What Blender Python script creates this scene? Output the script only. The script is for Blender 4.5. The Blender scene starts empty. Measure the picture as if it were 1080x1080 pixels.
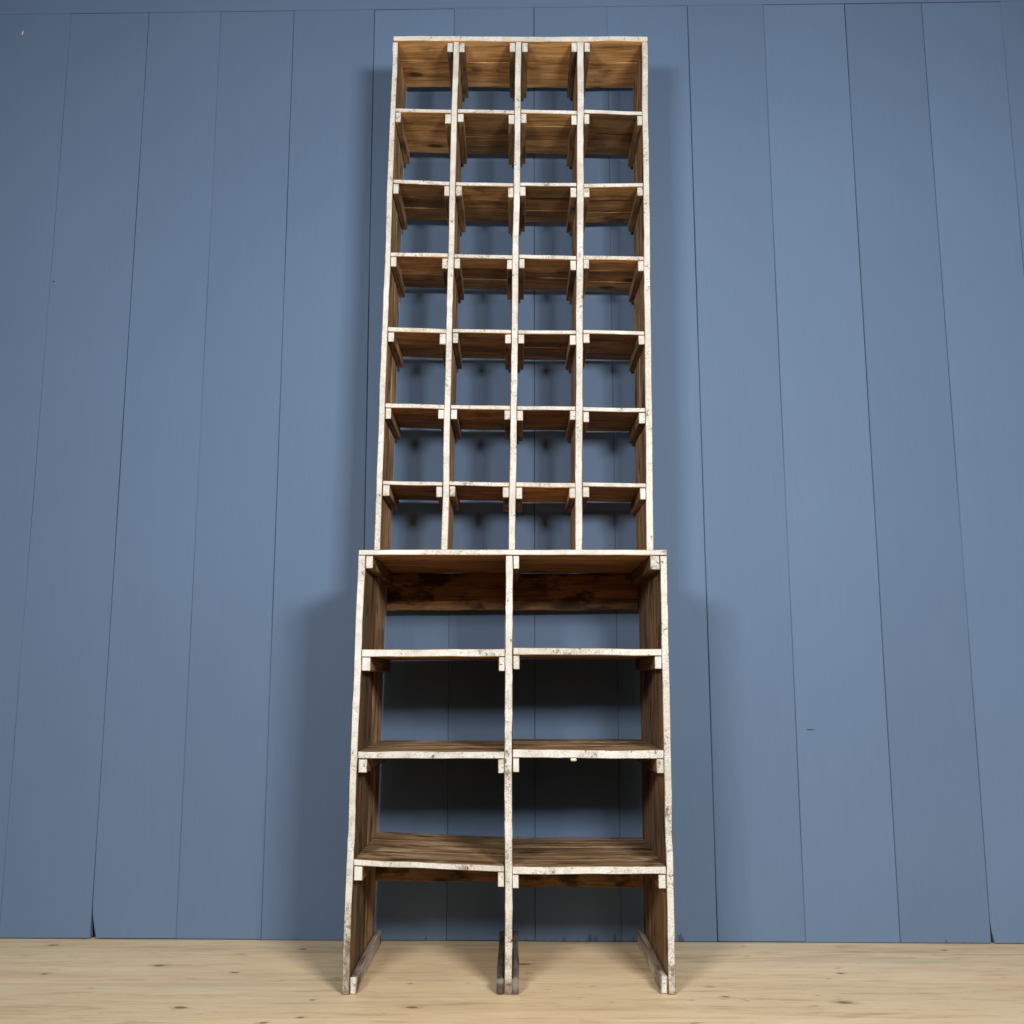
import bpy, bmesh, math, random
from mathutils import Vector, noise

S = bpy.context.scene
COL = S.collection
rng = random.Random(11)

# ------------------------------------------------------------------ node helpers
class NT:
    def __init__(self, name):
        self.m = bpy.data.materials.new(name)
        self.m.use_nodes = True
        self.t = self.m.node_tree
        self.t.nodes.clear()
        self.out = self.n('ShaderNodeOutputMaterial')
        self.b = self.n('ShaderNodeBsdfPrincipled')
        self.t.links.new(self.b.outputs['BSDF'], self.out.inputs['Surface'])
    def n(self, typ, **kw):
        nd = self.t.nodes.new(typ)
        for k, v in kw.items():
            setattr(nd, k, v)
        return nd
    def put(self, sock, v):
        if isinstance(v, bpy.types.NodeSocket):
            self.t.links.new(v, sock)
        elif v is not None:
            sock.default_value = v
    def math(self, op, a, b=None, c=None, clamp=False):
        nd = self.n('ShaderNodeMath', operation=op, use_clamp=clamp)
        for i, v in enumerate((a, b, c)):
            if v is not None:
                self.put(nd.inputs[i], v)
        return nd.outputs[0]
    def mapping(self, vec, scale, loc=(0, 0, 0)):
        nd = self.n('ShaderNodeMapping')
        self.put(nd.inputs['Vector'], vec)
        nd.inputs['Scale'].default_value = scale
        nd.inputs['Location'].default_value = loc
        return nd.outputs[0]
    def noise(self, vec, scale=1.0, detail=3.0, rough=0.55, dist=0.0):
        nd = self.n('ShaderNodeTexNoise')
        self.put(nd.inputs['Vector'], vec)
        nd.inputs['Scale'].default_value = scale
        nd.inputs['Detail'].default_value = detail
        nd.inputs['Roughness'].default_value = rough
        nd.inputs['Distortion'].default_value = dist
        return nd.outputs['Fac']
    def rng(self, v, a, b, c=0.0, d=1.0, smooth=False):
        nd = self.n('ShaderNodeMapRange', interpolation_type='SMOOTHSTEP' if smooth else 'LINEAR')
        for i, q in enumerate((v, a, b, c, d)):
            self.put(nd.inputs[i], q)
        return nd.outputs[0]
    def ramp(self, fac, stops):
        nd = self.n('ShaderNodeValToRGB')
        e = nd.color_ramp.elements
        while len(e) < len(stops):
            e.new(0.5)
        for q, (p, c) in zip(e, stops):
            q.position = p
            q.color = (*c, 1)
        self.put(nd.inputs[0], fac)
        return nd.outputs[0]
    def mix(self, fac, a, b, mode='MIX'):
        nd = self.n('ShaderNodeMix', data_type='RGBA', blend_type=mode)
        self.put(nd.inputs[0], fac)
        for s, v in ((nd.inputs[6], a), (nd.inputs[7], b)):
            self.put(s, (*v, 1) if isinstance(v, tuple) and len(v) == 3 else v)
        return nd.outputs[2]
    def bump(self, h, strength, dist):
        nd = self.n('ShaderNodeBump')
        nd.inputs['Strength'].default_value = strength
        nd.inputs['Distance'].default_value = dist
        self.put(nd.inputs['Height'], h)
        self.t.links.new(nd.outputs[0], self.b.inputs['Normal'])
    def attr(self, name):
        nd = self.n('ShaderNodeAttribute', attribute_name=name)
        sep = self.n('ShaderNodeSeparateColor')
        self.t.links.new(nd.outputs['Color'], sep.inputs[0])
        return sep.outputs
    def uv(self):
        return self.n('ShaderNodeUVMap', uv_map='grain').outputs[0]
    def obj(self):
        return self.n('ShaderNodeTexCoord').outputs['Object']

def old_wood(name, dark, mid, light, grey, st0=0.52, st1=0.68, st2=0.85):
    """Dry, stained old timber; u of the grain map runs along the grain, in metres."""
    k = NT(name)
    uv = k.uv()
    at = k.attr('tone')
    warp = k.noise(k.mapping(uv, (3, 9, 1)), detail=2)
    off = k.n('ShaderNodeCombineXYZ')
    k.put(off.inputs[1], k.math('MULTIPLY', warp, 0.045))
    add = k.n('ShaderNodeVectorMath', operation='ADD')
    k.put(add.inputs[0], uv); k.put(add.inputs[1], off.outputs[0])
    w = add.outputs[0]
    broad = k.noise(k.mapping(w, (3.5, 22, 1)), detail=4, rough=0.6)
    fine = k.noise(k.mapping(w, (9, 190, 1)), detail=4, rough=0.65)
    ring = k.noise(k.mapping(w, (1.6, 75, 1)), detail=2, rough=0.5)
    g = k.math('ADD', k.math('MULTIPLY', broad, 0.5), k.math('ADD', k.math('MULTIPLY', fine, 0.28), k.math('MULTIPLY', ring, 0.22)))
    col = k.ramp(g, [(0.36, dark), (0.49, mid), (0.62, light)])
    # dark growth lines
    ln = k.rng(ring, 0.60, 0.68, 0, 0.55, True)
    col = k.mix(ln, col, dark)
    # blotchy stains and dust, unrelated to the grain
    st = k.noise(k.mapping(uv, (7, 13, 1), (3.1, 1.7, 0)), detail=4, rough=0.6)
    col = k.mix(k.rng(st, st0, st1, 0, st2, True), col, k.mix(0.5, dark, (0.012, 0.008, 0.005)))
    du = k.noise(k.mapping(uv, (5, 18, 1), (9.1, 4.7, 0)), detail=5, rough=0.65)
    col = k.mix(k.math('MULTIPLY', k.rng(du, 0.5, 0.7, 0, 0.8, True), at[2]), col, grey)
    # knots
    vo = k.n('ShaderNodeTexVoronoi', feature='F1', voronoi_dimensions='2D')
    k.put(vo.inputs['Vector'], k.mapping(w, (3.2, 7.5, 1)))
    vo.inputs['Scale'].default_value = 1.0
    sep = k.n('ShaderNodeSeparateColor'); k.t.links.new(vo.outputs['Color'], sep.inputs[0])
    kn = k.math('MULTIPLY', k.rng(vo.outputs['Distance'], 0.05, 0.12, 1, 0, True), k.math('GREATER_THAN', sep.outputs[0], 0.72))
    col = k.mix(k.math('MULTIPLY', kn, 0.8), col, (0.02, 0.011, 0.006))
    tone = k.n('ShaderNodeCombineColor')
    for i in range(3):
        k.put(tone.inputs[i], at[0])
    col = k.mix(1.0, col, tone.outputs[0], 'MULTIPLY')
    k.put(k.b.inputs['Base Color'], col)
    k.put(k.b.inputs['Roughness'], k.rng(broad, 0.3, 0.7, 0.62, 0.85))
    k.b.inputs['Specular IOR Level'].default_value = 0.3
    k.bump(k.math('ADD', fine, k.math('MULTIPLY', ring, 0.8)), 0.5, 0.0016)
    return k.m

def chipped_paint(name):
    """Old off-white paint on sawn edges, speckled and worn through to the wood."""
    k = NT(name)
    ob = k.obj()
    at = k.attr('tone')
    wear = at[1]
    tintn = k.noise(ob, 9, 3)
    paint = k.ramp(tintn, [(0.3, (0.58, 0.55, 0.495)), (0.5, (0.70, 0.68, 0.63)), (0.7, (0.78, 0.77, 0.745))])
    wood = k.ramp(k.noise(ob, 60, 4), [(0.3, (0.09, 0.066, 0.045)), (0.5, (0.26, 0.21, 0.155)), (0.7, (0.42, 0.36, 0.29))])
    # greyish rubbed areas, with smooth paint left between them
    rub = k.noise(ob, 26, 5, 0.7)
    rubm = k.math('MULTIPLY', k.rng(rub, 0.44, 0.66, 0, 0.8, True), k.rng(wear, 0.1, 0.7, 0.45, 1.0))
    paint = k.mix(rubm, paint, (0.47, 0.435, 0.385))
    big = k.noise(ob, 70, 5, 0.7)
    small = k.noise(ob, 300, 3, 0.65)
    patch = k.rng(k.noise(ob, 7.0, 3, 0.6), 0.38, 0.62, 0, 1, True)
    th = k.math('SUBTRACT', 0.755, k.math('MULTIPLY', wear, k.math('MULTIPLY_ADD', patch, 0.34, 0.10)))
    c1 = k.rng(k.math('SUBTRACT', big, th), -0.03, 0.04, 0, 1, True)
    th2 = k.math('SUBTRACT', 0.735, k.math('MULTIPLY', wear, k.math('MULTIPLY_ADD', patch, 0.22, 0.22)))
    c2 = k.rng(k.math('SUBTRACT', small, th2), -0.04, 0.06, 0, 0.6, True)
    chip = k.math('MAXIMUM', c1, c2)
    raw = k.rng(wear, 0.86, 0.97, 0, 1)
    col = k.mix(k.math('MAXIMUM', chip, raw), paint, wood)
    k.put(k.b.inputs['Base Color'], col)
    k.put(k.b.inputs['Roughness'], 0.6)
    k.b.inputs['Specular IOR Level'].default_value = 0.35
    h = k.math('ADD', k.math('MULTIPLY', chip, -1.0), k.math('MULTIPLY', k.noise(ob, 120, 3), 0.5))
    k.bump(h, 0.6, 0.0012)
    return k.m

def wall_paint(name):
    k = NT(name)
    ob = k.obj(); uv = k.uv(); at = k.attr('tone')
    n1 = k.noise(ob, 1.1, 3)
    n2 = k.noise(k.mapping(uv, (6, 120, 1)), detail=3)
    base = k.ramp(k.math('ADD', k.math('MULTIPLY', n1, 0.7), k.math('MULTIPLY', n2, 0.3)),
                  [(0.3, (0.121, 0.185, 0.298)), (0.7, (0.139, 0.211, 0.336))])
    tone = k.n('ShaderNodeCombineColor')
    for i in range(3):
        k.put(tone.inputs[i], at[0])
    col = k.mix(1.0, base, tone.outputs[0], 'MULTIPLY')
    # scuffs
    sc = k.noise(k.mapping(ob, (7, 1, 16)), detail=5, rough=0.7)
    col = k.mix(k.rng(sc, 0.72, 0.8, 0, 0.35, True), col, (0.22, 0.29, 0.38))
    sd = k.noise(k.mapping(ob, (5, 1, 9), (4, 0, 7)), detail=5, rough=0.7)
    col = k.mix(k.rng(sd, 0.72, 0.8, 0, 0.4, True), col, (0.07, 0.10, 0.15))
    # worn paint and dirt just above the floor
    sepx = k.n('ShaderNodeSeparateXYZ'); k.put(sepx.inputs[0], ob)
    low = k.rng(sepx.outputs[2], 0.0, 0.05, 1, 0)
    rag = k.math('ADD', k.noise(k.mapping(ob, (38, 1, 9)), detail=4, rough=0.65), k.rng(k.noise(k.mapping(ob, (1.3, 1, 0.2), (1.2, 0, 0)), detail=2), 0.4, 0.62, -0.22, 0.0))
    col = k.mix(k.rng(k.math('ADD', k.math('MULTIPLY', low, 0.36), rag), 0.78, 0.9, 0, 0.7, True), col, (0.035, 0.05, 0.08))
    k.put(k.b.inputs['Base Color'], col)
    k.put(k.b.inputs['Roughness'], k.rng(n1, 0.3, 0.7, 0.6, 0.72))
    k.b.inputs['Specular IOR Level'].default_value = 0.2
    peel = k.noise(ob, 330, 2)
    k.bump(k.math('ADD', k.math('MULTIPLY', n2, 0.8), k.math('MULTIPLY', peel, 0.3)), 0.22, 0.0012)
    return k.m

def floor_wood(name):
    k = NT(name)
    uv = k.uv(); at = k.attr('tone')
    warp = k.noise(k.mapping(uv, (1.6, 5, 1)), detail=2)
    off = k.n('ShaderNodeCombineXYZ')
    k.put(off.inputs[1], k.math('MULTIPLY', warp, 0.06))
    add = k.n('ShaderNodeVectorMath', operation='ADD')
    k.put(add.inputs[0], uv); k.put(add.inputs[1], off.outputs[0])
    w = add.outputs[0]
    ring = k.noise(k.mapping(w, (3.0, 30, 1)), detail=5, rough=0.68)
    fine = k.noise(k.mapping(w, (9, 80, 1)), detail=4, rough=0.65)
    broad = k.noise(k.mapping(uv, (1.2, 7, 1)), detail=3)
    g = k.math('ADD', k.math('MULTIPLY', ring, 0.45), k.math('ADD', k.math('MULTIPLY', fine, 0.33), k.math('MULTIPLY', broad, 0.22)))
    col = k.ramp(g, [(0.36, (0.60, 0.42, 0.24)), (0.49, (0.90, 0.695, 0.43)), (0.62, (0.96, 0.80, 0.54))])
    gr = k.noise(k.mapping(uv, (0.9, 9, 1), (5, 2, 0)), detail=4, rough=0.6)
    col = k.mix(k.rng(gr, 0.5, 0.72, 0, 0.55, True), col, (0.66, 0.55, 0.39))
    pk = k.noise(k.mapping(uv, (1.5, 12, 1), (15, 8, 0)), detail=3)
    col = k.mix(k.rng(pk, 0.52, 0.72, 0, 0.55, True), col, (0.86, 0.58, 0.36))
    # short dark flecks along the grain
    fl = k.noise(k.mapping(w, (13, 46, 1), (1, 6, 0)), detail=3)
    col = k.mix(k.rng(fl, 0.65, 0.74, 0, 0.6, True), col, (0.30, 0.20, 0.11))
    # knots: size and presence differ from cell to cell
    vo = k.n('ShaderNodeTexVoronoi', feature='F1', voronoi_dimensions='2D')
    k.put(vo.inputs['Vector'], k.mapping(w, (3.9, 7.5, 1)))
    vo.inputs['Scale'].default_value = 1.0
    sep = k.n('ShaderNodeSeparateColor'); k.t.links.new(vo.outputs['Color'], sep.inputs[0])
    rad = k.rng(sep.outputs[1], 0, 1, 0.02, 0.075)
    kd = k.math('MULTIPLY', vo.outputs['Distance'], k.math('MULTIPLY_ADD', k.noise(k.mapping(uv, (22, 60, 1)), detail=3), 2.2, -0.1))
    core = k.math('MULTIPLY', k.rng(k.math('DIVIDE', kd, rad), 0.7, 1.1, 1, 0, True),
                  k.math('GREATER_THAN', sep.outputs[0], 0.66))
    halo = k.math('MULTIPLY', k.rng(k.math('DIVIDE', kd, rad), 0.8, 2.6, 0.5, 0, True),
                  k.math('GREATER_THAN', sep.outputs[0], 0.66))
    col = k.mix(halo, col, (0.50, 0.31, 0.15))
    col = k.mix(k.math('MULTIPLY', core, 0.7), col, (0.14, 0.085, 0.05))
    tone = k.n('ShaderNodeCombineColor')
    for i in range(3):
        k.put(tone.inputs[i], at[0])
    col = k.mix(1.0, col, tone.outputs[0], 'MULTIPLY')
    k.put(k.b.inputs['Base Color'], col)
    k.put(k.b.inputs['Roughness'], k.rng(broad, 0.3, 0.7, 0.5, 0.68))
    k.b.inputs['Specular IOR Level'].default_value = 0.4
    k.bump(k.math('ADD', ring, fine), 0.35, 0.0012)
    return k.m

def plain(name, c, rough=0.7):
    k = NT(name)
    k.b.inputs['Roughness'].default_value = rough
    k.put(k.b.inputs['Base Color'], k.ramp(k.noise(k.obj(), 40, 3), [(0.3, tuple(v * 0.8 for v in c)), (0.7, c)]))
    return k.m

M_WARM = old_wood('warm_old_wood', (0.12, 0.055, 0.018), (0.50, 0.252, 0.085), (0.82, 0.485, 0.195), (0.46, 0.33, 0.19), 0.55, 0.74, 0.75)
M_SIDE = old_wood('brown_side_wood', (0.034, 0.018, 0.009), (0.195, 0.112, 0.052), (0.41, 0.27, 0.145), (0.42, 0.32, 0.21))
M_STAIN = old_wood('stained_old_wood', (0.04, 0.018, 0.007), (0.30, 0.15, 0.055), (0.55, 0.33, 0.14), (0.42, 0.30, 0.18), 0.46, 0.6, 0.9)
M_GREY = old_wood('grey_worn_wood', (0.06, 0.045, 0.035), (0.20, 0.165, 0.135), (0.36, 0.31, 0.265), (0.45, 0.42, 0.38))
M_PAINT = chipped_paint('chipped_white_paint')
M_WALL = wall_paint('blue_wall_paint')
M_FLOOR = floor_wood('pale_pine_floor')
M_GAP = plain('dark_gap', (0.02, 0.02, 0.025), 0.9)
M_PALE = plain('bare_pale_wood', (0.75, 0.70, 0.6), 0.7)

# ------------------------------------------------------------------ mesh helpers
def new_bm():
    bm = bmesh.new()
    bm.loops.layers.uv.new('grain')
    bm.loops.layers.float_color.new('tone')
    return bm

def lerp(a, b, t):
    return a + (b - a) * t

def params(length, step, e):
    """0, e, evenly spaced, 1-e, 1 along an axis of this length."""
    q = min(0.3, e / max(length, 1e-6))
    n = max(1, int(round(length * (1 - 2 * q) / step)))
    return [0.0] + [lerp(q, 1 - q, i / n) for i in range(n + 1)] + [1.0]

def board(bm, X, Y, Z, grain, base=(0, 0, 0), amp=0.0012, step=0.022, e=0.0016,
          tone=1.0, wear=0.25, dust=0.4, front=1, cut=None, ystep=None, waviness=9.0):
    """One sawn board with eased, slightly wandering edges.
    X=(left,right) or (left bottom, right bottom, left top, right top); Y=(front,back);
    Z=(bottom,top) or (bottom left, bottom right, top left, top right).
    Faces on the front side take material slot `front`; the rest slot 0."""
    if len(X) == 2: X = (X[0], X[1], X[0], X[1])
    if len(Z) == 2: Z = (Z[0], Z[0], Z[1], Z[1])
    lx = abs(X[1] - X[0]); ly = abs(Y[1] - Y[0]); lz = abs(Z[2] - Z[0])
    st = [0.09, 0.09, 0.09]
    st['xyz'.index(grain)] = step
    if grain == 'y': st = [1, 0.05, 1]
    if ystep: st[1] = ystep
    pa, pb, pc = params(lx, st[0], e), params(ly, st[1], e), params(lz, st[2], e)
    na, nb, nc = len(pa), len(pb), len(pc)
    sd = Vector((rng.uniform(0, 90), rng.uniform(0, 90), rng.uniform(0, 90)))
    V = {}
    def vert(i, j, k):
        key = (i, j, k)
        if key in V: return V[key]
        a, b, c = pa[i], pb[j], pc[k]
        x = lerp(lerp(X[0], X[1], a), lerp(X[2], X[3], a), c)
        z = lerp(lerp(Z[0], Z[1], a), lerp(Z[2], Z[3], a), c)
        y = lerp(Y[0], Y[1], b)
        ex = (i in (0, na - 1)); ey = (j in (0, nb - 1)); ez = (k in (0, nc - 1))
        p = Vector((x, y, z))
        f = p * waviness
        # slow wander and short nicks
        d1 = noise.noise_vector(f + sd)
        d2 = noise.noise_vector(p * 55 + sd)
        if ex + ey + ez >= 2:
            s = 0.62 * e
            if ex: p.x += s if i == 0 else -s
            if ey: p.y += s if j == 0 else -s
            if ez: p.z += s if k == 0 else -s
            p += Vector((d2.x, d2.y * 0.6, d2.z)) * amp * 0.8
        g = Vector((d1.x, d1.y, d1.z)) * amp
        if grain == 'x': g.x = 0
        if grain == 'z': g.z = 0
        if grain == 'y': g.y = 0
        p += g
        if cut: p = cut(p, a, b, c)
        V[key] = bm.verts.new(p - Vector(base))
        return V[key]
    uvl = bm.loops.layers.uv['grain']; cl = bm.loops.layers.float_color['tone']
    gi = 'xyz'.index(grain)
    uo = rng.uniform(0, 60); vo = rng.uniform(0, 60)
    def face(keys, axis, isfront):
        f = bm.faces.new([vert(*q) for q in keys])
        f.material_index = front if isfront else 0
        for l in f.loops:
            co = l.vert.co
            if axis == gi:
                o = [q for q in range(3) if q != gi]
                u, v = co[o[0]] * 0.35, co[o[1]]
            else:
                u, v = co[gi], co[[q for q in range(3) if q not in (gi, axis)][0]]
            l[uvl].uv = (u + uo, v + vo)
            zz = co.z + base[2]
            wr = wear(zz) if callable(wear) else wear
            l[cl] = (tone, wr, dust, 1)
    for i in range(na - 1):
        for j in range(nb - 1):
            face([(i, j, 0), (i, j + 1, 0), (i + 1, j + 1, 0), (i + 1, j, 0)], 2, False)
            face([(i, j, nc - 1), (i + 1, j, nc - 1), (i + 1, j + 1, nc - 1), (i, j + 1, nc - 1)], 2, False)
    for i in range(na - 1):
        for k in range(nc - 1):
            face([(i, 0, k), (i + 1, 0, k), (i + 1, 0, k + 1), (i, 0, k + 1)], 1, True)
            face([(i, nb - 1, k), (i, nb - 1, k + 1), (i + 1, nb - 1, k + 1), (i + 1, nb - 1, k)], 1, False)
    for j in range(nb - 1):
        for k in range(nc - 1):
            face([(0, j, k), (0, j, k + 1), (0, j + 1, k + 1), (0, j + 1, k)], 0, False)
            face([(na - 1, j, k), (na - 1, j + 1, k), (na - 1, j + 1, k + 1), (na - 1, j, k + 1)], 0, False)

def link(name, bm, mats, parent=None):
    me = bpy.data.meshes.new(name)
    bm.normal_update()
    bm.to_mesh(me); bm.free()
    for m in mats: me.materials.append(m)
    o = bpy.data.objects.new(name, me)
    COL.objects.link(o)
    if parent: o.parent = parent
    return o

def root(name, loc, label, cat):
    o = bpy.data.objects.new(name, None)
    o.empty_display_size = 0.1
    COL.objects.link(o)
    o.location = loc
    o['label'] = label; o['category'] = cat
    return o

# ------------------------------------------------------------------ floor
bm = new_bm()
seams = [-0.72, -0.44, -0.165, 0.098, 0.352, 0.62]
for a, b in zip(seams, seams[1:]):
    board(bm, (-3.4, 3.4), (a + 0.0004, b - 0.0004), (-0.03, 0.0), 'x', amp=0.0, step=0.3, e=0.00002,
          tone=rng.uniform(0.92, 1.04), front=0)
fl = link('floor', bm, [M_FLOOR])
fl['kind'] = 'structure'
fl['label'] = 'pale pine plank floor with small dark knots'

# ------------------------------------------------------------------ blue plank wall
WYAW = math.atan(math.tan(math.radians(1.08)))
WALL_Y = 0.4725
def turn(o):
    o.rotation_euler = (0, 0, -WYAW)
    o.location = (0, WALL_Y, 0)
# seam position at the top and at the floor, width of the open joint
sm = [(-3.3, -3.3, .001), (-3.04, -3.03, .0012), (-2.78, -2.75, .001), (-2.53, -2.49, .0014), (-2.29, -2.24, .001), (-2.04, -2.0, .0012), (-1.79, -1.755, .001),
      (-1.538, -1.505, .0012), (-1.2645, -1.2345, .0022), (-1.0124, -0.983, .0004), (-0.757, -0.7327, .0022), (-0.477, -0.452, .0022),
      (-0.2002, -0.190, .0005), (0.0754, 0.067, .0020), (0.3271, 0.318, .0006), (0.6042, 0.5946, .0030), (0.864, 0.848, .0014),
      (1.1424, 1.1194, .0024), (1.4042, 1.379, .0016), (1.672, 1.640, .0008), (1.93, 1.90, .001), (2.19, 2.16, .0012),
      (2.46, 2.42, .001), (2.72, 2.69, .001), (2.99, 2.95, .0013), (3.3, 3.27, .001)]
ZT = 3.036
bm = new_bm()
for i in range(len(sm) - 1):
    (at, ab, ga), (bt, bb, gb) = sm[i], sm[i + 1]
    dy = rng.uniform(-0.0011, 0.0011)
    cut = None
    if abs(ab + 1.2345) < 1e-6:      # splintered corner at the foot of this board
        def cut(p, a, b, c, x0=ab):
            q = max(0.0, 1 - p.z / 0.085)
            if a < 0.5:
                p.x += 0.017 * q ** 1.4
            return p
    elif abs(ab - 1.379) < 1e-6:     # joint opening towards the floor
        def cut(p, a, b, c):
            q = max(0.0, 1 - p.z / 0.06)
            if a < 0.5:
                p.x += 0.010 * q ** 1.6
            return p
    zt = ZT - rng.choice((0.0, 0.0, 0.0012, 0.0022))
    board(bm, (ab + ga * 0.3, bb - gb * 0.3, at + ga * 0.3, bt - gb * 0.3), (dy, 0.022), (rng.uniform(0.0012, 0.0035), zt), 'z', amp=0.0009, step=0.03,
          e=0.0016, tone=rng.uniform(0.94, 1.04), front=0, cut=cut, waviness=2.2)
wall = link('plank_wall', bm, [M_WALL])
wall['kind'] = 'structure'
wall['label'] = 'wall of wide vertical planks painted matt blue'
wall['category'] = 'wall'
turn(wall)
bm = new_bm()
board(bm, (-3.3, 3.3), (-0.0006, 0.022), (ZT + 0.0012, 3.5), 'x', amp=0.0008, step=0.12, e=0.002, tone=0.985, front=0, waviness=2)
link('header_board', bm, [M_WALL], wall)
bm = new_bm()
board(bm, (-3.3, 3.3), (0.028, 0.04), (0.0, 3.5), 'x', amp=0, step=0.5, front=0)
link('backing_board', bm, [M_GAP], wall)
# a pale chip near the top left and a short horizontal crack on the right
def chip(name, x, z, w, h, mat, ang=0.0):
    b = bmesh.new()
    n = 9
    ring = []
    for i in range(n):
        t = 2 * math.pi * i / n
        r = 1 + rng.uniform(-0.25, 0.25)
        dx, dz = math.cos(t) * w / 2 * r, math.sin(t) * h / 2 * r
        ring.append((x + dx * math.cos(ang) - dz * math.sin(ang), z + dx * math.sin(ang) + dz * math.cos(ang)))
    fr = [b.verts.new((px, -0.0022, pz)) for px, pz in ring]
    bk = [b.verts.new((px, 0.004, pz)) for px, pz in ring]
    b.faces.new(fr[::-1]); b.faces.new(bk)
    for i in range(n):
        b.faces.new((fr[i], fr[(i + 1) % n], bk[(i + 1) % n], bk[i]))
    bmesh.ops.recalc_face_normals(b, faces=b.faces)
    return link(name, b, [mat], wall)
chip('crack', 0.893, 0.6014, 0.024, 0.0016, M_GAP, -0.03)
chip('crack', -1.5137, 2.0439, 0.009, 0.003, M_GAP, -0.3)
chip('paint_chip', -1.7008, 2.962, 0.004, 0.016, M_PALE, -0.25)

# ------------------------------------------------------------------ lower shelf unit
def unit_wear(z):
    if z < 0.022: return 0.97
    if z < 0.06: return 0.8
    if z < 0.3: return lerp(0.66, 0.5, (z - 0.06) / 0.24)
    return lerp(0.5, 0.38, min(1, (z - 0.3) / 0.7))

BASE = (-0.006, 0.0, 0.0)
low = root('shelf_unit', BASE,
           'wider two-column open shelf unit with white chipped edges standing on the pine floor', 'shelf unit')
LB = 0.430                                    # depth of the unit
def P2(name, mats, parent, *boards, base=BASE):
    bm = new_bm()
    for kw in boards:
        board(bm, base=base, **kw)
    return link(name, bm, mats, parent)

# verticals: (left bottom, right bottom, left top, right top)
LP = (-0.4113, -0.3938, -0.4012, -0.3822)
RP = (0.3778, 0.3956, 0.3856, 0.4040)
MP = (-0.0195, -0.0010, -0.0165, 0.0025)
def xa(p, z, side, top=1.068):
    t = z / top
    return lerp(p[side], p[side + 2], t)
def split(p, y, Z, tones, **kw):
    out = []
    n = len(tones)
    cuts = [y[0]] + [lerp(y[0], y[1], (i + rng.uniform(-0.1, 0.1)) / n) for i in range(1, n)] + [y[1]]
    for i, t in enumerate(tones):
        out.append(dict(X=p, Y=(cuts[i] + (0.0006 if i else 0), cuts[i + 1]), Z=Z, grain='z', tone=t,
                        front=1 if i == 0 else 0, **kw))
    return out
lpan = P2('side_panel', [M_SIDE, M_PAINT], low, *split(LP, (0.0, LB), (0.0, 1.068), (0.62, 1.6), wear=unit_wear, amp=0.0015, dust=0.3))
rpan = P2('side_panel', [M_SIDE, M_PAINT], low, *split(RP, (0.001, LB), (0.0, 1.067), (1.0, 0.85), wear=unit_wear, amp=0.0015, dust=0.5))
mpan = P2('divider', [M_SIDE, M_PAINT], low, *split(MP, (-0.001, LB - 0.012), (0.0, 1.0672), (0.95, 1.0), wear=lambda z: 0.98 if z < 0.045 else (0.8 if z < 0.075 else unit_wear(z)), amp=0.0026, dust=0.4, waviness=4.0))

def batten(parent, x0, x1, mats, tone, y0=0.002, w=0.6, h=0.04):
    return P2('foot_batten', mats, parent,
              dict(X=(x0, x1, x0 + 0.001, x1 + 0.001), Y=(y0, LB + 0.012), Z=(0, h), grain='y', tone=tone, wear=w, dust=1.0, amp=0.0025, e=0.0035))
batten(lpan, -0.3935, -0.3772, [M_GREY, M_PAINT], 1.75, w=0.35, h=0.041)
batten(rpan, 0.3602, 0.3773, [M_GREY, M_PAINT], 1.7, w=0.6, h=0.042)
batten(mpan, -0.0372, -0.0200, [M_GREY, M_GREY], 0.6, y0=-0.002, h=0.038)
batten(mpan, -0.0005, 0.0160, [M_GREY, M_GREY], 0.7, y0=-0.001, h=0.039)

def planks(X, Y, zl, zr, th, n, tone, amp=0.0012, wear=0.35, dust=0.4, spread=0.12, first=None):
    """n boards laid side by side front to back, all grain running left to right."""
    out = []
    w = [rng.uniform(0.75, 1.25) for _ in range(n)]
    s = sum(w); y = Y[0]
    for i in range(n):
        y1 = y + (Y[1] - Y[0]) * w[i] / s
        g = 0.0 if i == 0 else rng.choice((0.0006, 0.001, 0.0022))
        dz = 0 if i == 0 else rng.uniform(-0.0012, 0.0012)
        out.append(dict(X=X, Y=(y + g, y1), Z=(zl + dz, zr + dz, zl + th + dz, zr + th + dz), grain='x',
                        tone=tone * (1 + rng.uniform(-spread, spread)), wear=wear, dust=dust, amp=amp, front=1 if i == 0 else 0))
        y = y1
    return out

topb = P2('top_board', [M_WARM, M_PAINT], low, *planks((-0.3995, 0.4031), (-0.002, LB), 1.0688, 1.0684, 0.0142, 3, 0.85, amp=0.0012, wear=0.36))
def cleat(parent, x0, x1, z0, z1, Y, mats, tone=0.9, wear=0.35, base=BASE, wt=0.0):
    return P2('cleat', mats, parent, dict(X=(x0, x1, x0 + wt, x1 + wt), Y=Y, Z=(z0, z1), grain='y', tone=tone, wear=wear, dust=0.3,
                                          amp=0.0012, e=0.0018), base=base)
WP = [M_SIDE, M_PAINT]
cleat(topb, -0.3815, -0.362, 1.034, 1.0682, (0.003, LB - 0.01), WP, wear=0.42)
cleat(topb, 0.0030, 0.0188, 1.0325, 1.0682, (0.004, LB - 0.02), WP, wear=0.5)
cleat(topb, 0.3595, 0.3845, 1.031, 1.068, (0.002, LB - 0.01), WP, wear=0.55)

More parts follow.
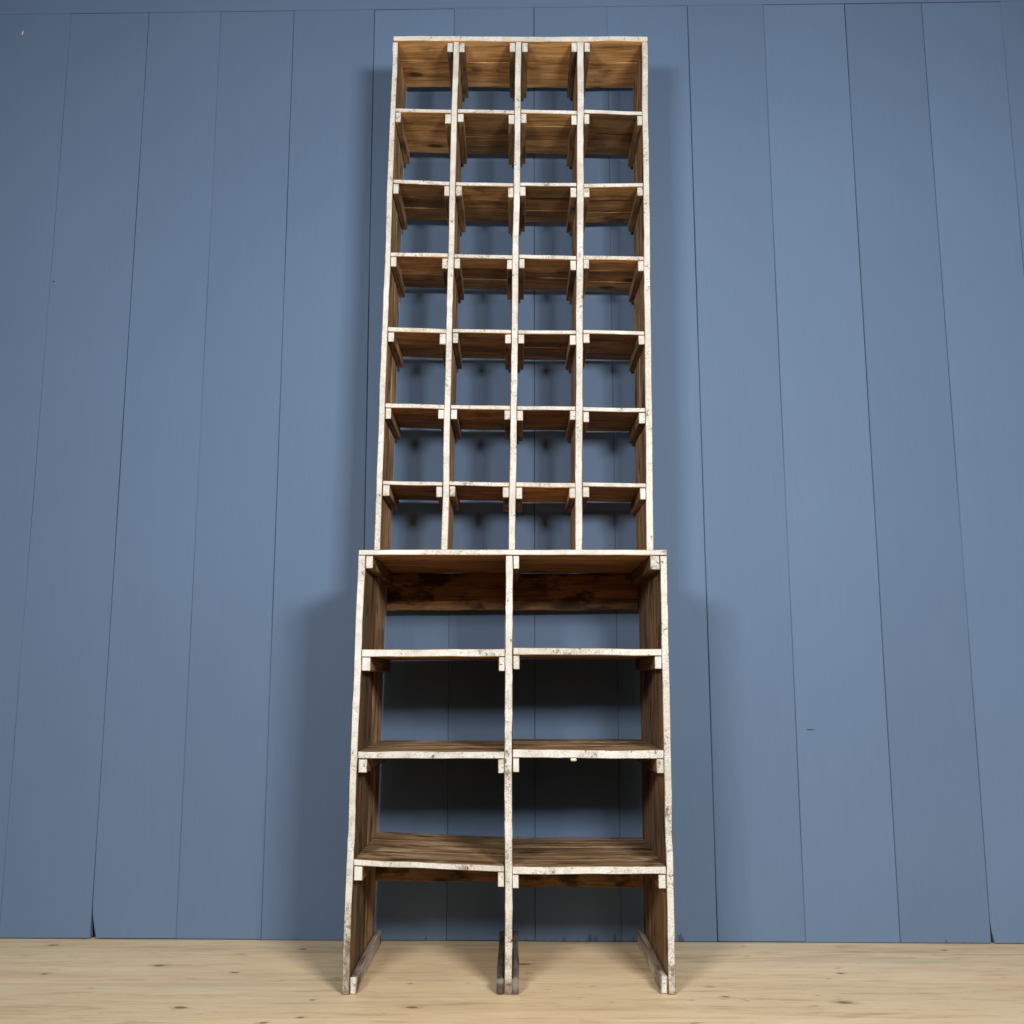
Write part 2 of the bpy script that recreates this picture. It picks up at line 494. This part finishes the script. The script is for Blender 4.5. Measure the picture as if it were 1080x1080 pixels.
# shelves: (side, z bottom left, z bottom right, thickness)
rows = [
    ('l', 0.8060, 0.8070, 0.0185), ('r', 0.8115, 0.8092, 0.0172),
    ('l', 0.5543, 0.5538, 0.0172), ('r', 0.5555, 0.5540, 0.0205),
    ('l', 0.2976, 0.2836, 0.0148), ('r', 0.2776, 0.2776, 0.0184),
]
gap = 0.0008
for side, zl, zr, th in rows:
    zm = (zl + zr) / 2
    if side == 'l':
        X = (xa(LP, zm, 1) + gap, xa(MP, zm, 0) - gap)
    else:
        X = (xa(MP, zm, 1) + gap, xa(RP, zm, 0) - gap)
    tone = {0.8060: 0.8, 0.8115: 0.8, 0.5543: 0.72, 0.5555: 0.66, 0.2976: 0.72, 0.2776: 0.55}[zl]
    sh = P2('shelf', [M_SIDE if zl < 0.6 else M_WARM, M_PAINT], low,
            *planks(X, (-0.004, LB - 0.005), zl, zr, th, 3, tone * 2.0 if zl < 0.6 else tone, amp=0.0016, wear=0.42, dust=1.0))
    wl = 0.0225 if side == 'l' else 0.0165
    wr = 0.016 if side == 'l' else 0.0185
    hl = rng.uniform(0.033, 0.037); hr = rng.uniform(0.033, 0.038)
    cleat(sh, X[0], X[0] + wl, zl - hl, zl - 0.0006, (0.001 + rng.uniform(0, .003), LB - 0.03), WP, wear=0.4, tone=rng.uniform(.8, 1.1))
    cleat(sh, X[1] - wr, X[1], zr - hr, zr - 0.0006, (0.001 + rng.uniform(0, .003), LB - 0.03), WP, wear=0.4, tone=rng.uniform(.8, 1.1))
    if zl == 0.5555:      # small painted plug under the edge of this shelf
        P2('edge_plug', [M_PAINT, M_PAINT], sh, dict(X=(0.147, 0.162), Y=(-0.005, 0.006), Z=(0.5478, 0.5548), grain='x', wear=0.2, amp=0.001, e=0.002))

# rails across the back: one under the top board, one under each bottom shelf
def rail(x0, x1, zl, zr, zt, tone, y0=LB - 0.011):
    return P2('back_rail', [M_STAIN, M_STAIN], low, dict(X=(x0, x1), Y=(y0, y0 + 0.014), Z=(zl, zr, zt, zt), grain='x', tone=tone, dust=0.25, amp=0.003, e=0.002, waviness=6))
rail(-0.381, 0.384, 0.955, 0.9555, 1.0675, 1.0, y0=LB - 0.010)
rail(-0.3905, -0.0205, 0.181, 0.177, 0.279, 0.9, y0=LB - 0.0245)
rail(-0.0005, 0.3785, 0.165, 0.164, 0.274, 0.9, y0=LB - 0.0245)

# ------------------------------------------------------------------ upper pigeonhole rack
UB = (0.0, 0.20, 1.0842)
upp = root('pigeonhole_rack', UB,
           'narrower tall four-column pigeonhole rack with white chipped edges standing on the shelf unit', 'pigeonhole rack')
UY0, UY1 = 0.20, 0.436
Z0, Z1 = 1.0845, 2.7042
pan = [(-0.3893, -0.3721, -0.3719, -0.3557), (-0.2003, -0.1823, -0.1830, -0.1652), (-0.0111, 0.0078, 0.0118, 0.0304),
       (0.1780, 0.1976, 0.2036, 0.2241), (0.3796, 0.3996, 0.4043, 0.4221)]
def xu(p, z, side):
    t = (z - Z0) / (Z1 - Z0)
    return lerp(p[side], p[side + 2], t)
uw = lambda z: 0.38 + 0.08 * noise.noise(Vector((z * 3, 0.3, 7)))
for i, p in enumerate(pan):
    nm = 'side_panel' if i in (0, 4) else 'divider'
    P2(nm, [M_SIDE, M_PAINT], upp, *split(p, (UY0 + rng.uniform(-0.001, 0.001), UY1), (Z0, Z1), (1.7, 1.45) if i % 2 else (1.5, 1.8),
                                        wear=uw, amp=0.0021, dust=0.3, waviness=5.0), base=UB)
ut = P2('top_board', [M_WARM, M_PAINT], upp, *planks((-0.3696, 0.4224), (UY0 - 0.001, UY1), 2.7073, 2.7042, 0.0168, 2, 1.3, amp=0.003, wear=0.34, dust=0.15), base=UB)
CY = (UY0 + 0.0025, UY1 + 0.006)
for j, sides in enumerate(('r', 'lr', 'lr', 'l')):
    xl = xu(pan[j], 2.69, 1) + 0.0006; xr = xu(pan[j + 1], 2.69, 0) - 0.0006
    if 'l' in sides:
        cleat(ut, xl, xl + 0.0185, 2.6710, 2.7035, CY, WP, wear=0.45, base=UB)
    if 'r' in sides:
        cleat(ut, xr - 0.0185, xr, 2.6710, 2.7035, CY, WP, wear=0.45, base=UB)
ROW = [   # top surface height at the ends of the four shelves of a row
    [(2.4774, 2.4726), (2.4749, 2.4711), (2.4730, 2.4679), (2.4730, 2.4662)],
    [(2.2413, 2.2348), (2.2323, 2.2285), (2.2317, 2.2296), (2.2261, 2.2296)],
    [(2.0052, 2.0009), (2.0009, 1.9961), (1.9982, 1.9937), (1.9961, 1.9919)],
    [(1.7700, 1.7641), (1.7651, 1.7612), (1.7612, 1.7592), (1.7632, 1.7583)],
    [(1.5387, 1.5339), (1.5330, 1.5302), (1.5302, 1.5294), (1.5274, 1.5245)],
    [(1.3093, 1.3057), (1.3077, 1.3038), (1.3038, 1.3013), (1.3038, 1.3013)],
]
for r, row in enumerate(ROW):
    for j, (a, b) in enumerate(row):
        th = rng.uniform(0.0112, 0.0132)
        zm = (a + b) / 2 - th / 2
        X = (xu(pan[j], zm, 1) + 0.0005, xu(pan[j + 1], zm, 0) - 0.0005)
        sh = P2('shelf', [M_WARM, M_PAINT], upp,
                *planks(X, (UY0 - 0.0005 + rng.uniform(-0.0015, 0.002), UY1 - rng.uniform(0.004, 0.012)), a - th, b - th, th,
                        rng.choice((2, 3, 3)), rng.choice((0.5, 0.7, 0.8, 0.95, 1.0, 1.15)) * (1.12 if r == 0 else 0.95), amp=0.0014, wear=rng.uniform(0.35, 0.55), dust=0.2, spread=0.3), base=UB)  # row factor puts the stronger light on the top row into the wood tone
        for s in (0, 1):
            w = rng.uniform(0.0165, 0.0195); h = rng.uniform(0.028, 0.034)
            z = (a, b)[s] - th - 0.0005
            x0, x1 = (X[0], X[0] + w) if s == 0 else (X[1] - w, X[1])
            cleat(sh, x0, x1, z - h, z, (UY0 + rng.uniform(0.0005, 0.004), UY1 + rng.uniform(0.0, 0.012)), WP,
                  tone=rng.uniform(1.0, 1.7), wear=rng.uniform(0.3, 0.55), base=UB)

# ------------------------------------------------------------------ light
def softbox(name, loc, aim, sx, sy, watts, col):
    d = bpy.data.lights.new(name, 'AREA')
    d.shape = 'RECTANGLE'; d.size = sx; d.size_y = sy
    d.energy = watts; d.color = col
    o = bpy.data.objects.new(name, d)
    COL.objects.link(o)
    o.location = loc
    o.rotation_euler = (Vector(aim) - Vector(loc)).to_track_quat('-Z', 'Y').to_euler()
    return o
softbox('studio_light', (1.20, -2.75, 1.82), (0.1, 0.2, 1.0), 0.66, 0.40, 90, (1.0, 0.975, 0.94))
softbox('studio_light', (-1.13, -2.75, 1.82), (0.0, 0.2, 1.0), 0.60, 0.40, 57, (1.0, 0.975, 0.94))

softbox('floor_fill', (0.0, -1.75, 3.25), (0.0, -1.70, 0.0), 1.6, 0.9, 12.5, (1.0, 0.97, 0.93))  # fill added overhead to brighten the floor, not a known lamp

w = bpy.data.worlds.new('World'); S.world = w
w.use_nodes = True
bg = w.node_tree.nodes['Background']
bg.inputs[0].default_value = (0.9, 0.95, 1.0, 1)
bg.inputs[1].default_value = 0.002

# ------------------------------------------------------------------ camera
cd = bpy.data.cameras.new('camera')
cd.sensor_width = 36; cd.lens = 36 * 1000 / 1080
cd.clip_end = 100; cd.clip_start = 0.05
cam = bpy.data.objects.new('camera', cd)
COL.objects.link(cam)
cam.location = (0, -2.4525, 0.75)
cam.rotation_euler = (math.radians(100), 0, 0)
S.camera = cam
S.render.engine = 'CYCLES'
S.view_settings.view_transform = 'Standard'
S.view_settings.look = 'None'
S.view_settings.exposure = 0
S.view_settings.gamma = 1
